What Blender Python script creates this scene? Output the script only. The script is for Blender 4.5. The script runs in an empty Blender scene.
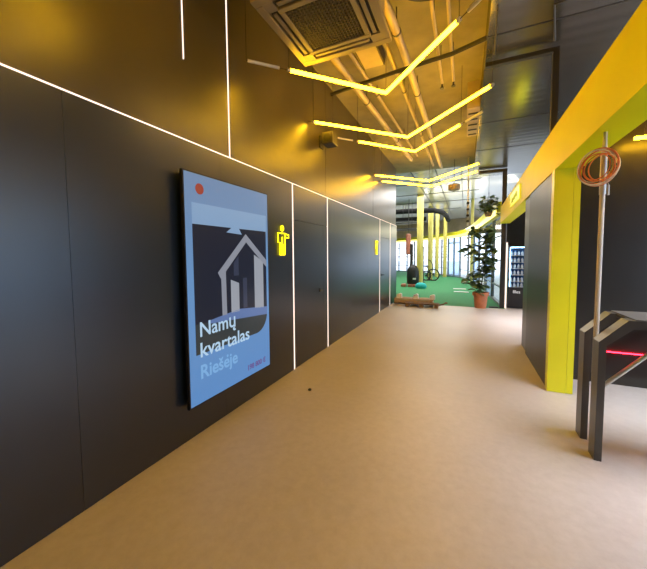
import bpy, bmesh, math, random
from mathutils import Vector, Matrix
random.seed(7)
S = bpy.context.scene
COL = S.collection
PI = math.pi

# ------------------------------------------------------------------ camera, world, light, exposure
cd = bpy.data.cameras.new('camera')
cd.sensor_fit = 'HORIZONTAL'; cd.sensor_width = 36.0
cd.lens = 310.0 / 647.0 * 36.0
cd.shift_y = -11.0 / 647.0
cd.clip_start = 0.05; cd.clip_end = 400
cam = bpy.data.objects.new('camera', cd); COL.objects.link(cam)
_r = [Vector((0.9096, 0.0181, -0.4150)), Vector((0.4154, -0.0566, 0.9079))]
_x = _r[0].normalized(); _y = (_r[1] - _x * _r[1].dot(_x)).normalized(); _z = _x.cross(_y)
cam.matrix_world = Matrix(((_x[0], -_x[1], -_x[2], 2.0864), (_y[0], -_y[1], -_y[2], 0.0),
                           (_z[0], -_z[1], -_z[2], 1.55), (0, 0, 0, 1)))
S.camera = cam

S.view_settings.view_transform = 'Standard'
S.view_settings.look = 'None'
S.view_settings.exposure = 0.0
S.view_settings.gamma = 1.0
S.view_settings.use_curve_mapping = False

W = bpy.data.worlds.new('overcast_sky'); S.world = W; W.use_nodes = True
wn = W.node_tree.nodes; wl = W.node_tree.links
bg = wn['Background']
tc = wn.new('ShaderNodeTexCoord'); sp = wn.new('ShaderNodeSeparateXYZ'); rp = wn.new('ShaderNodeValToRGB')
wl.new(tc.outputs['Generated'], sp.inputs[0]); wl.new(sp.outputs['Z'], rp.inputs[0]); wl.new(rp.outputs[0], bg.inputs['Color'])
rp.color_ramp.elements[0].position = 0.0; rp.color_ramp.elements[0].color = (0.93, 0.96, 1.0, 1)
rp.color_ramp.elements[1].position = 0.9; rp.color_ramp.elements[1].color = (0.70, 0.82, 1.0, 1)
bg.inputs['Strength'].default_value = 3.4


def area(name, loc, target, sx, sy, power, color, spread=PI):
    d = bpy.data.lights.new(name, 'AREA'); d.shape = 'RECTANGLE'; d.size = sx; d.size_y = sy
    d.energy = power; d.color = color; d.spread = spread
    o = bpy.data.objects.new(name, d); COL.objects.link(o); o.location = loc
    o.rotation_euler = (Vector(target) - Vector(loc)).to_track_quat('-Z', 'Y').to_euler()
    return o


# side-window daylight of the front room and passage, an unseen room lamp, added fills
area('daylight_side_room', (6.9, 1.2, 1.75), (0, 1.6, 0.9), 4.5, 2.3, 30, (0.76, 0.88, 1.0))
area('side_room_ceiling_light', (4.7, 3.0, 2.85), (4.6, 3.0, 0), 1.2, 2.6, 88, (0.76, 0.84, 1.0), 1.7)
area('daylight_passage', (6.9, 8.0, 1.8), (0, 8.0, 0.6), 3.6, 2.2, 95, (0.97, 0.96, 1.0))
area('passage_fill', (4.3, 8.2, 2.9), (4.0, 8.1, 0), 1.0, 2.6, 75, (0.95, 0.92, 1.0), 1.5)  # unseen lamp added to brighten the recess floor
area('deck_fill', (5.6, 9.4, 2.6), (5.6, 9.4, 4), 1.5, 2.4, 28, (1.0, 0.88, 0.68))  # up-facing lamp added to brighten the ribbed deck, no fixture there
area('gym_fill', (-0.5, 15.0, 4.3), (-0.5, 15.0, 0), 5.0, 3.0, 270, (1.0, 0.98, 0.95))  # added fill for the gym, whose ceiling has no lamp here
area('gym_deck_fill', (1.2, 20.6, 3.12), (0.2, 18.0, 4.4), 4.0, 0.3, 42, (1.0, 0.93, 0.78))  # added lamp brightening the gym ceiling, apart from the header LED strip
area('gym_deck_fill', (2.6, 14.2, 3.12), (1.4, 14.0, 4.4), 0.3, 5.0, 26, (1.0, 0.93, 0.78))  # second added lamp for the gym ceiling, toward the corridor
area('gym_fill', (0.0, 20.5, 4.3), (0.0, 20.5, 0), 4.0, 4.0, 270, (1.0, 0.98, 0.95))  # second added gym fill, not a ceiling fixture


# ------------------------------------------------------------------ materials
def pmat(name, col, rough=0.5, metal=0.0, spec=0.5, emit=None, es=0.0, var=0.0, vscale=4.0, bump=0.0, bscale=60.0, stretch=None, coat=0.0, rvar=0.0):
    m = bpy.data.materials.new(name); m.use_nodes = True
    nt = m.node_tree; b = nt.nodes['Principled BSDF']; L = nt.links
    b.inputs['Base Color'].default_value = (*col, 1); b.inputs['Roughness'].default_value = rough
    b.inputs['Metallic'].default_value = metal; b.inputs['Specular IOR Level'].default_value = spec
    b.inputs['Coat Weight'].default_value = coat
    if emit:
        b.inputs['Emission Color'].default_value = (*emit, 1); b.inputs['Emission Strength'].default_value = es
    if var > 0 or bump > 0 or rvar > 0:
        t = nt.nodes.new('ShaderNodeTexCoord'); mp = nt.nodes.new('ShaderNodeMapping')
        L.new(t.outputs['Object'], mp.inputs[0])
        if stretch: mp.inputs['Scale'].default_value = stretch
    if var > 0 or rvar > 0:
        n = nt.nodes.new('ShaderNodeTexNoise'); n.inputs['Scale'].default_value = vscale; n.inputs['Detail'].default_value = 5
        L.new(mp.outputs[0], n.inputs['Vector'])
    if var > 0:
        r = nt.nodes.new('ShaderNodeValToRGB'); L.new(n.outputs['Fac'], r.inputs[0])
        r.color_ramp.elements[0].position = 0.3; r.color_ramp.elements[1].position = 0.7
        r.color_ramp.elements[0].color = (*[max(0, c * (1 - var)) for c in col], 1)
        r.color_ramp.elements[1].color = (*[min(1, c * (1 + var)) for c in col], 1)
        L.new(r.outputs[0], b.inputs['Base Color'])
    if rvar > 0:
        mr = nt.nodes.new('ShaderNodeMapRange'); L.new(n.outputs['Fac'], mr.inputs[0])
        mr.inputs[1].default_value = 0.3; mr.inputs[2].default_value = 0.7
        mr.inputs[3].default_value = max(0, rough - rvar); mr.inputs[4].default_value = min(1, rough + rvar)
        L.new(mr.outputs[0], b.inputs['Roughness'])
    if bump > 0:
        n2 = nt.nodes.new('ShaderNodeTexNoise'); n2.inputs['Scale'].default_value = bscale
        L.new(mp.outputs[0], n2.inputs['Vector'])
        bu = nt.nodes.new('ShaderNodeBump'); bu.inputs['Strength'].default_value = bump; bu.inputs['Distance'].default_value = 0.01
        L.new(n2.outputs['Fac'], bu.inputs['Height']); L.new(bu.outputs[0], b.inputs['Normal'])
    return m


def glow(name, col, s):
    return pmat(name, (0.0, 0.0, 0.0), 0.4, emit=col, es=s)


def floor_material():
    m = bpy.data.materials.new('ground_concrete'); m.use_nodes = True
    nt = m.node_tree; b = nt.nodes['Principled BSDF']; L = nt.links
    t = nt.nodes.new('ShaderNodeTexCoord')
    n1 = nt.nodes.new('ShaderNodeTexNoise'); n1.inputs['Scale'].default_value = 0.9; n1.inputs['Detail'].default_value = 6
    n2 = nt.nodes.new('ShaderNodeTexNoise'); n2.inputs['Scale'].default_value = 14; n2.inputs['Detail'].default_value = 8; n2.inputs['Roughness'].default_value = 0.65
    n3 = nt.nodes.new('ShaderNodeTexVoronoi'); n3.inputs['Scale'].default_value = 30
    for n in (n1, n2, n3): L.new(t.outputs['Object'], n.inputs['Vector'])
    r1 = nt.nodes.new('ShaderNodeValToRGB'); L.new(n1.outputs['Fac'], r1.inputs[0])
    r1.color_ramp.elements[0].position = 0.3; r1.color_ramp.elements[0].color = (0.455, 0.41, 0.375, 1)
    r1.color_ramp.elements[1].position = 0.7; r1.color_ramp.elements[1].color = (0.525, 0.478, 0.44, 1)
    r2 = nt.nodes.new('ShaderNodeValToRGB'); L.new(n2.outputs['Fac'], r2.inputs[0])
    r2.color_ramp.elements[0].position = 0.35; r2.color_ramp.elements[0].color = (0.93, 0.92, 0.905, 1)
    r2.color_ramp.elements[1].position = 0.65; r2.color_ramp.elements[1].color = (1.05, 1.05, 1.05, 1)
    mx = nt.nodes.new('ShaderNodeMix'); mx.data_type = 'RGBA'; mx.blend_type = 'MULTIPLY'; mx.inputs[0].default_value = 1.0
    L.new(r1.outputs[0], mx.inputs[6]); L.new(r2.outputs[0], mx.inputs[7]); L.new(mx.outputs[2], b.inputs['Base Color'])
    mr = nt.nodes.new('ShaderNodeMapRange'); L.new(n2.outputs['Fac'], mr.inputs[0])
    mr.inputs[1].default_value = 0.3; mr.inputs[2].default_value = 0.7; mr.inputs[3].default_value = 0.33; mr.inputs[4].default_value = 0.5
    L.new(mr.outputs[0], b.inputs['Roughness'])
    bu = nt.nodes.new('ShaderNodeBump'); bu.inputs['Strength'].default_value = 0.12; bu.inputs['Distance'].default_value = 0.004
    L.new(n2.outputs['Fac'], bu.inputs['Height']); L.new(bu.outputs[0], b.inputs['Normal'])
    return m


def deck_material():
    """glossy dark ceiling deck: fine ribs running along X, sheet joints every 1.1 m"""
    m = bpy.data.materials.new('ribbed_metal_deck'); m.use_nodes = True
    nt = m.node_tree; b = nt.nodes['Principled BSDF']; L = nt.links
    b.inputs['Base Color'].default_value = (0.045, 0.044, 0.038, 1); b.inputs['IOR'].default_value = 1.85
    b.inputs['Roughness'].default_value = 0.22
    t = nt.nodes.new('ShaderNodeTexCoord')
    w = nt.nodes.new('ShaderNodeTexWave'); w.wave_type = 'BANDS'; w.bands_direction = 'Y'; w.inputs['Scale'].default_value = 1.6
    w.inputs['Distortion'].default_value = 0.15
    L.new(t.outputs['Object'], w.inputs['Vector'])
    bu = nt.nodes.new('ShaderNodeBump'); bu.inputs['Strength'].default_value = 0.03; bu.inputs['Distance'].default_value = 0.02
    L.new(w.outputs['Fac'], bu.inputs['Height']); L.new(bu.outputs[0], b.inputs['Normal'])
    return m


def gym_deck_material():
    m = deck_material(); m.name = 'pale_gym_deck'; b = m.node_tree.nodes['Principled BSDF']
    b.inputs['Base Color'].default_value = (0.40, 0.38, 0.33, 1); b.inputs['IOR'].default_value = 1.6
    b.inputs['Roughness'].default_value = 0.22
    return m


def glass_material(name, tint, gl=0.08):
    m = bpy.data.materials.new(name); m.use_nodes = True
    nt = m.node_tree; nt.nodes.remove(nt.nodes['Principled BSDF']); L = nt.links
    tr = nt.nodes.new('ShaderNodeBsdfTransparent'); tr.inputs[0].default_value = (*tint, 1)
    g = nt.nodes.new('ShaderNodeBsdfGlossy'); g.inputs['Roughness'].default_value = 0.03
    mx = nt.nodes.new('ShaderNodeMixShader'); mx.inputs[0].default_value = gl
    L.new(tr.outputs[0], mx.inputs[1]); L.new(g.outputs[0], mx.inputs[2]); L.new(mx.outputs[0], nt.nodes['Material Output'].inputs[0])
    return m


M = dict(
    floor=floor_material(), deck=deck_material(), gymdeck=gym_deck_material(),
    turf=pmat('green_turf', (0.055, 0.30, 0.11), 0.85, var=0.12, vscale=40, bump=0.4, bscale=300),
    slab=pmat('exposed_slab', (0.23, 0.20, 0.11), 0.8, var=0.15, vscale=3, bump=0.15, bscale=30),
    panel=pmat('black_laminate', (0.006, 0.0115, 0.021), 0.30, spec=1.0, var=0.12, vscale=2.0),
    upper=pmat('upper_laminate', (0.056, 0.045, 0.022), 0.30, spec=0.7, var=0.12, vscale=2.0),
    black=pmat('black_wall', (0.022, 0.019, 0.015), 0.4, spec=0.28, var=0.1, vscale=3),
    sideblack=pmat('satin_black_wall', (0.018, 0.013, 0.007), 0.36, spec=0.6, var=0.1, vscale=3),
    brownblack=pmat('brown_black_panel', (0.026, 0.020, 0.015), 0.35, spec=0.5, var=0.1, vscale=3),
    wall=pmat('dark_grey_plaster', (0.06, 0.06, 0.06), 0.8, var=0.1),
    bulk=pmat('brown_bulkhead', (0.36, 0.28, 0.18), 0.7, var=0.1),
    yellow=pmat('yellow_paint', (0.86, 0.84, 0.002), 0.5, spec=0.2, var=0.03, vscale=2),
    lemon=pmat('lemon_cladding', (0.82, 0.77, 0.012), 0.40, var=0.03, vscale=2),
    column=pmat('pale_yellow_column', (0.72, 0.62, 0.16), 0.5, var=0.05),
    steel=pmat('black_steel', (0.020, 0.018, 0.016), 0.45, spec=0.5, var=0.1),
    bronze=pmat('dark_bronze_metal', (0.075, 0.068, 0.058), 0.34, metal=0.35, var=0.1, vscale=5),
    lid=pmat('grey_lid', (0.12, 0.118, 0.112), 0.35, metal=0.3, var=0.05),
    bezel=pmat('black_bezel', (0.008, 0.008, 0.010), 0.35, var=0.1),
    plastic=pmat('cream_plastic', (0.24, 0.19, 0.11), 0.45, var=0.03),
    grille=pmat('grille_plastic', (0.07, 0.05, 0.03), 0.6, var=0.05),
    dark=pmat('dark_slot', (0.02, 0.02, 0.02), 0.6, var=0.1),
    galv=pmat('galvanised_pipe', (0.38, 0.30, 0.17), 0.45, metal=0.4, var=0.1),
    alu=pmat('brushed_aluminium', (0.62, 0.60, 0.56), 0.35, metal=0.7, var=0.05),
    white=pmat('white_paint', (0.78, 0.77, 0.74), 0.5, var=0.03),
    conduit=pmat('cream_conduit', (0.68, 0.62, 0.52), 0.45, var=0.04),
    orange=pmat('orange_cable', (0.70, 0.19, 0.035), 0.5, var=0.05),
    cream=pmat('cream_cable', (0.72, 0.60, 0.36), 0.5, var=0.05),
    terracotta=pmat('terracotta', (0.56, 0.20, 0.09), 0.7, var=0.15, vscale=9),
    soil=pmat('soil', (0.04, 0.028, 0.018), 0.9, bump=0.5, bscale=80),
    leaf=pmat('plant_leaf', (0.10, 0.165, 0.065), 0.45, var=0.35, vscale=6),
    leafy=pmat('tree_leaf', (0.06, 0.14, 0.06), 0.6, var=0.4, vscale=2),
    bark=pmat('bark', (0.10, 0.07, 0.045), 0.8, var=0.2, vscale=12),
    wood=pmat('pale_pallet_wood', (0.50, 0.33, 0.17), 0.7, var=0.25, vscale=9, stretch=(1, 8, 8)),
    woodd=pmat('dark_pallet_wood', (0.20, 0.12, 0.06), 0.75, var=0.35, vscale=9, stretch=(1, 8, 8)),
    cut=pmat('cut_wood_end', (0.86, 0.80, 0.68), 0.7, var=0.1),
    rubber=pmat('black_rubber', (0.014, 0.014, 0.014), 0.55, var=0.1),
    ductblack=pmat('matt_black_duct', (0.012, 0.012, 0.012), 0.85, spec=0.15, var=0.1),
    teal=pmat('teal_fabric', (0.03, 0.52, 0.52), 0.75, var=0.12, vscale=10),
    redbrown=pmat('rust_padding', (0.50, 0.17, 0.10), 0.6, var=0.15),
    mat=pmat('pale_sun_patch', (0.80, 0.80, 0.74), 0.7, var=0.04),  # pale colour standing for sunlight on the turf
    winframe=pmat('window_frame_grey', (0.23, 0.25, 0.28), 0.45, var=0.05),
    doorframe=pmat('door_blue_grey', (0.26, 0.33, 0.42), 0.45, var=0.05),
    glass=glass_material('clear_glass', (0.94, 0.97, 1.0)),
    glassb=glass_material('blue_tinted_glass', (0.68, 0.78, 0.90)),
    pave=pmat('outdoor_paving', (0.78, 0.78, 0.78), 0.9, var=0.1),
    facade=pmat('outdoor_facade', (0.72, 0.74, 0.78), 0.8, var=0.05),
    navy=pmat('vending_blue', (0.03, 0.13, 0.34), 0.4, var=0.1),
    bottle=pmat('bottle_plastic', (0.75, 0.80, 0.85), 0.25, var=0.1),
    cap=pmat('bottle_cap', (0.10, 0.22, 0.55), 0.4, var=0.1),
    led=glow('warm_white_led', (1.0, 0.79, 0.66), 1.7),
    neon=glow('yellow_neon', (1.0, 0.80, 0.004), 2.4),
    tube=glow('yellow_tube', (1.0, 0.51, 0.008), 50.0),
    redled=glow('red_led', (1.0, 0.012, 0.03), 20.0),
    vled=glow('vending_light', (0.45, 0.74, 1.0), 14.0),
    sign=glow('sign_yellow', (1.0, 0.84, 0.01), 1.0),
    signmark=glow('sign_mark', (0.55, 0.52, 0.01), 0.8),
    hled=glow('header_led', (1.0, 0.84, 0.22), 2.2),
    lettering=pmat('white_lettering', (0.8, 0.8, 0.8), 0.5, emit=(1, 1, 1), es=0.35),
)


# ------------------------------------------------------------------ mesh helpers
def box(bm, x0, x1, y0, y1, z0, z1, bev=0.0):
    r = bmesh.ops.create_cube(bm, size=1.0)
    vs = r['verts']
    bmesh.ops.scale(bm, vec=(x1 - x0, y1 - y0, z1 - z0), verts=vs)
    bmesh.ops.translate(bm, vec=((x0 + x1) / 2, (y0 + y1) / 2, (z0 + z1) / 2), verts=vs)
    if bev > 0:
        es = list({e for v in vs for e in v.link_edges})
        bmesh.ops.bevel(bm, geom=es, offset=bev, segments=2, affect='EDGES', profile=0.5)


def tube(bm, pts, r, n=10, closed=False):
    """a round tube along a path; r may be a list"""
    pts = [Vector(p) for p in pts]; k = len(pts)
    rings = []; up = None
    for i, p in enumerate(pts):
        a = pts[(i - 1) % k] if (closed or i > 0) else p
        b = pts[(i + 1) % k] if (closed or i < k - 1) else p
        d = (b - a).normalized()
        if up is None:
            up = Vector((0, 0, 1)) if abs(d.z) < 0.9 else Vector((1, 0, 0))
        u = (up - d * up.dot(d))
        if u.length < 1e-4: u = d.orthogonal()
        u.normalize(); v = d.cross(u); up = u
        rr = r[i] if isinstance(r, (list, tuple)) else r
        rings.append([bm.verts.new(p + (u * math.cos(t) + v * math.sin(t)) * rr) for t in [2 * PI * j / n for j in range(n)]])
    for i in range(k if closed else k - 1):
        A, B = rings[i], rings[(i + 1) % k]
        for j in range(n):
            bm.faces.new((A[j], A[(j + 1) % n], B[(j + 1) % n], B[j]))
    if not closed:
        bm.faces.new(list(reversed(rings[0]))); bm.faces.new(rings[-1])


def lathe(bm, prof, c=(0, 0, 0), n=24):
    """prof: list of (radius, z)"""
    rings = []
    for r, z in prof:
        rings.append([bm.verts.new((c[0] + r * math.cos(2 * PI * j / n), c[1] + r * math.sin(2 * PI * j / n), c[2] + z)) for j in range(n)])
    for A, B in zip(rings, rings[1:]):
        for j in range(n):
            bm.faces.new((A[j], A[(j + 1) % n], B[(j + 1) % n], B[j]))
    bm.faces.new(list(reversed(rings[0]))); bm.faces.new(rings[-1])


def prism(bm, poly, axis, a, b):
    """extrude a 2-D polygon between a and b along an axis; poly is in the other two axes (x<y<z order)"""
    def P(u, v, w):
        return {'x': (w, u, v), 'y': (u, w, v), 'z': (u, v, w)}[axis]
    A = [bm.verts.new(P(u, v, a)) for u, v in poly]; B = [bm.verts.new(P(u, v, b)) for u, v in poly]
    n = len(poly)
    bm.faces.new(A); bm.faces.new(list(reversed(B)))
    for i in range(n):
        bm.faces.new((A[i], B[i], B[(i + 1) % n], A[(i + 1) % n]))


def blob(bm, c, r, seg=16, rng=10, jit=0.0):
    m = Matrix.Translation(c) @ Matrix.Diagonal((r[0], r[1], r[2], 1))
    res = bmesh.ops.create_uvsphere(bm, u_segments=seg, v_segments=rng, radius=1.0, matrix=m)
    if jit:
        for v in res['verts']: v.co += Vector((random.uniform(-jit, jit), random.uniform(-jit, jit), random.uniform(-jit, jit)))


def obj(name, bm, mat, parent=None, smooth=False, mods=None):
    bmesh.ops.recalc_face_normals(bm, faces=bm.faces)
    me = bpy.data.meshes.new(name); bm.to_mesh(me); bm.free()
    mats = mat if isinstance(mat, (list, tuple)) else [mat]
    for m in mats: me.materials.append(M[m])
    if smooth:
        for p in me.polygons: p.use_smooth = True
        try: me.set_sharp_from_angle(angle=0.7)
        except Exception: pass
    o = bpy.data.objects.new(name, me); COL.objects.link(o)
    if parent:
        o.parent = parent
        root = parent
        off = Vector((0, 0, 0))
        while root: off += root.location; root = root.parent
        o.location = -off            # geometry is written in world coordinates
    return o


def tag(o, label, cat, group=None):
    o['label'] = label; o['category'] = cat
    if group: o['group'] = group
    return o


def thing(name, label, cat, loc=(0, 0, 0), group=None):
    o = bpy.data.objects.new(name, None); COL.objects.link(o); o.location = loc; o.empty_display_size = 0.1
    return tag(o, label, cat, group)


def struct(name, bm, mat, parent=None, smooth=False):
    o = obj(name, bm, mat, parent, smooth)
    if parent is None: o['kind'] = 'structure'
    return o


def B(*boxes):
    bm = bmesh.new()
    for b in boxes: box(bm, *b)
    return bm


def T(pts, r, n=10, closed=False):
    bm = bmesh.new(); tube(bm, pts, r, n, closed); return bm


def copy_tree(o, parent=None):
    c = o.copy(); COL.objects.link(c)
    if parent: c.parent = parent
    for ch in list(o.children): copy_tree(ch, c)
    return c


# ------------------------------------------------------------------ setting: floors, walls, ceilings
struct('floor', B((-0.25, 7.0, -5.0, 10.0, -0.12, 0.0), (3.15, 7.0, 10.0, 11.0, -0.12, 0.0)), 'floor')
FAC = [(3.10, 10.3), (2.97, 12.3), (2.85, 14.2), (2.68, 16.4), (2.50, 18.6), (2.25, 20.6), (1.78, 22.4), (0.98, 23.9), (0.0, 25.6),
       (-1.2, 27.2), (-2.7, 28.7), (-4.4, 30.0), (-6.2, 31.0)]
bm = bmesh.new()
prism(bm, [(-6.2, 10.0), (3.15, 10.0)] + [(x + 0.05, y + 0.02) for x, y in FAC], 'z', -0.12, -0.002)
struct('floor_gym', bm, 'turf')

# corridor wall on the display's side: core, lower panels with joints, upper panels set back
struct('wall_left', B((-0.25, -0.014, -5.0, 10.42, 0.0, 2.49), (-0.25, -0.045, -5.0, 10.42, 2.49, 4.35), (-6.2, -0.25, 10.3, 10.42, 0, 4.4)), 'dark')
g = 0.0012
edges = [-5.0, -3.83, -2.61, -1.39, -0.19, 1.03, 2.27, 3.585]
segs = [(a, b, 0.0, 2.49) for a, b in zip(edges, edges[1:])]
segs += [(3.605, 4.72, 2.025, 2.49), (4.56, 4.72, 0.0, 2.02), (4.74, 5.9, 0, 2.49), (5.9, 7.06, 0, 2.49), (7.06, 8.19, 0, 2.49),
         (8.21, 9.44, 2.025, 2.49), (9.21, 9.44, 0, 2.02), (9.46, 10.42, 0, 2.49)]
bm = bmesh.new()
for a, b, z0, z1 in segs: box(bm, -0.014, 0.0, a + g, b - g, z0 + 0.003, z1)
struct('wall_left_panels', bm, 'panel')
bm = bmesh.new()
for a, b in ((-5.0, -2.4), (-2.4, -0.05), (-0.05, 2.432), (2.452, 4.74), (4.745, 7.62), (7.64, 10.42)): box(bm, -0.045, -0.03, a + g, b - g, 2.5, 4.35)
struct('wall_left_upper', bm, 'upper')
for i, (y0, y1, yh) in enumerate(((3.605, 4.56, 4.42), (8.21, 9.21, 8.36))):
    d = struct('door_%d' % (i + 1), B((-0.014, 0.0, y0 + 0.004, y1 - 0.004, 0.008, 2.018)), 'panel')
    bm = bmesh.new()
    tube(bm, [(0.0, yh, 1.0), (0.055, yh, 1.0), (0.055, yh + (0.115 if i == 1 else -0.115), 1.0)], 0.010, 10)
    box(bm, 0.0, 0.010, yh - 0.026, yh + 0.026, 0.97, 1.03, 0.004)
    obj('door_handle', bm, 'steel', d, True)

# walls on the other side
struct('wall_right', B((2.965, 3.18, 4.265, 5.64, 0.0, 2.46)), 'black')
struct('wall_right_end', B((2.985, 3.18, 5.64, 6.14, 0.0, 2.45)), 'brownblack')
struct('wall_side_room', B((3.18, 7.0, 4.68, 4.80, 0.0, 3.15)), 'sideblack')
struct('wall_back', B((-0.25, 7.0, -5.12, -5.0, 0.0, 4.4)), 'wall')
struct('wall_recess', B((3.20, 7.0, 10.95, 11.05, 0.0, 3.0)), 'black')
struct('wall_gym', B((-6.3, -6.2, 10.3, 31.0, 0.0, 4.4)), 'wall')

# ceilings
struct('ceiling', B((-0.25, 2.27, -5.0, 11.0, 4.35, 4.5)), 'slab')
struct('ceiling_deck', B((2.27, 7.0, -5.0, 11.0, 3.95, 4.5)), 'deck')
bm = bmesh.new()
CAN = [(7.6, 10.95), (7.6, 22.0), (5.4, 26.0), (1.6, 27.3), (-2.0, 30.0), (-6.2, 32.0)]
prism(bm, [(-6.2, 11.0), (7.0, 11.0)] + CAN, 'z', 4.40, 4.5)
struct('ceiling_gym', bm, 'gymdeck')
# joints of the deck sheets
bm = bmesh.new()
for y in (4.02, 6.55, 8.2): box(bm, 2.27, 7.0, y, y + 0.012, 3.945, 3.951)
for x in (4.5,): box(bm, x, x + 0.008, -5.0, 11.0, 3.946, 3.951)
struct('trim_1', bm, 'dark')
bm = bmesh.new()
for y in (13.2, 15.5, 18.0, 21.0): box(bm, -6.2, 2.6 if y < 20 else 1.8, y, y + 0.03, 4.385, 4.401)
for x in (-4.0, -2.0, 0.3, 1.1, 1.9): box(bm, x, x + 0.03, 11.0, 20.6 if x > 1.5 else 24, 4.385, 4.401)
struct('trim_2', bm, 'dark')

# ------------------------------------------------------------------ glazed front of the gym
def window(idx, p, q, z1=2.75, mat='glass', fm='winframe', rails=(0.55, 1.35, 2.1), kind='window', mid=False):
    p = Vector((p[0], p[1], 0)); q = Vector((q[0], q[1], 0)); d = q - p; Ln = d.length; ang = math.atan2(d.y, d.x)
    R = Matrix.Translation(p) @ Matrix.Rotation(ang, 4, 'Z')
    bm = bmesh.new(); w = 0.035
    for x in [0, Ln] + ([Ln / 2] if mid else []): box(bm, x - w, x + w, -0.05, 0.05, 0, z1)
    for z in (0.03, z1 - 0.04): box(bm, w, Ln - w, -0.05, 0.05, z - 0.03, z + 0.04)
    for z in rails: box(bm, w, Ln - w, -0.03, 0.03, z - 0.018, z + 0.018)
    bmesh.ops.transform(bm, matrix=R, verts=bm.verts)
    f = struct('%s_%d' % (kind, idx), bm, fm)
    bm = bmesh.new(); box(bm, 0.02, Ln - 0.02, -0.006, 0.006, 0.03, z1 - 0.02)
    bmesh.ops.transform(bm, matrix=R, verts=bm.verts)
    obj('glass_pane', bm, mat, f)
    return f


k = 1
for i in range(len(FAC) - 1):
    p, q = FAC[i], FAC[i + 1]
    if i == 6:
        window(3, p, q, 2.75, 'glassb', 'doorframe', (0.12, 2.3, 2.36), kind='door', mid=True)
    else:
        window(k, p, q, mat='glassb' if i in (1, 3) else 'glass', fm='doorframe' if i in (1, 3) else 'winframe', mid=(i >= 7)); k += 1
# side windows of the front room and of the passage (out of the frame)
for (a, b) in (((7.0, -1.7), (7.0, 1.5)), ((7.0, 1.5), (7.0, 4.68)), ((7.0, 4.8), (7.0, 7.9)), ((7.0, 7.9), (7.0, 10.95))):
    window(k, a, b, 3.0, 'glassb'); k += 1
struct('wall_side', B((6.95, 7.05, -5.0, -1.72, 0.0, 3.0)), 'wall')
struct('wall_side_header', B((6.95, 7.05, -5.0, 10.95, 3.0, 4.0)), 'wall')

def ribbon(bm, pts, off0, off1, z0, z1):
    n = len(pts); ins, outs = [], []
    for i, p in enumerate(pts):
        a = Vector(pts[max(i - 1, 0)]); b = Vector(pts[min(i + 1, n - 1)]); d = (b - a).normalized(); nn = Vector((-d.y, d.x))
        ins.append(Vector(p) + nn * off0); outs.append(Vector(p) + nn * off1)
    prism(bm, ins + list(reversed(outs)), 'z', z0, z1)

bm = bmesh.new(); ribbon(bm, CAN[2:], -0.10, 0.10, 3.1, 4.42); struct('wall_far', bm, 'bulk')
bm = bmesh.new(); ribbon(bm, FAC, -0.10, 0.22, 2.75, 3.05); struct('trim_3', bm, 'lemon')
bm = bmesh.new(); ribbon(bm, FAC[:-1], 0.225, 0.245, 2.66, 2.82)
tag(obj('led_strip', bm, 'hled'), 'long curved yellow-white LED strip under the header of the glass front', 'LED strip')

# outside
struct('ground', B((-40, 45, -20, 80, -0.3, -0.13)), 'pave')
bm = B((14, 30, 22, 46, -0.13, 9.0))
far = tag(obj('building', bm, 'facade'), 'pale building outside beyond the curved glass front', 'building')
for yy in (23, 27, 31, 35, 39, 42):
    for zz in (0.8, 3.8, 6.6): obj('window', B((13.95, 14.02, yy, yy + 2.2, zz, zz + 1.7)), 'glassb', far)
for i, (x, y, h, lab) in enumerate(((6.6, 21.0, 3.4, 'dark green tree outside the glass right behind the potted plant'),
                                    (6.5, 27.0, 5.5, 'green tree outside the glass doors across the paving'))):
    t = thing('tree', lab, 'tree', (x, y, -0.13), 'trees outside the glass front')
    obj('trunk', T([(x, y, -0.13), (x + .05, y, h * .35), (x, y + .05, h * .7)], [.12, .09, .05], 8), 'bark', t, True)
    bm = bmesh.new()
    for _ in range(16):
        a = random.uniform(0, 2 * PI); rr = random.uniform(0, 1) ** .5 * h * .2
        blob(bm, (x + rr * math.cos(a), y + rr * math.sin(a), h * random.uniform(.3, .95)), (h * .12,) * 3, 12, 8, h * .015)
    obj('crown', bm, 'leafy', t)

# ------------------------------------------------------------------ yellow overhead beam, its column and steel frames
bm = bmesh.new()
A = [(2.955, -5.0, 2.46), (3.20, -5.0, 2.46), (3.20, -5.0, 2.945), (2.955, -5.0, 2.945)]
Cc = [(2.955, 4.2, 2.46), (3.20, 4.2, 2.46), (3.20, 4.2, 2.945), (2.955, 4.2, 2.945)]
Bb = [(2.965, 10.07, 2.40), (3.20, 10.07, 2.40), (3.20, 10.07, 2.86), (2.965, 10.07, 2.86)]
V = [[bm.verts.new(p) for p in q] for q in (A, Cc, Bb)]
for P, Q in zip(V, V[1:]):
    for i in range(4): bm.faces.new((P[i], P[(i + 1) % 4], Q[(i + 1) % 4], Q[i]))
bm.faces.new(V[0]); bm.faces.new(list(reversed(V[2])))
tag(obj('overhead_beam', bm, 'yellow'), 'long bright yellow overhead beam over the opening opposite the display', 'beam')
col = thing('square_column', 'square lemon-yellow clad column standing under the yellow overhead beam', 'column', (3.07, 4.2, 0))
obj('front_cladding', B((2.95, 3.122, 4.15, 4.25, 0.004, 2.458)), 'lemon', col)
obj('side_cladding', B((3.126, 3.185, 4.155, 4.25, 0.004, 2.458)), 'lemon', col)

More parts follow.
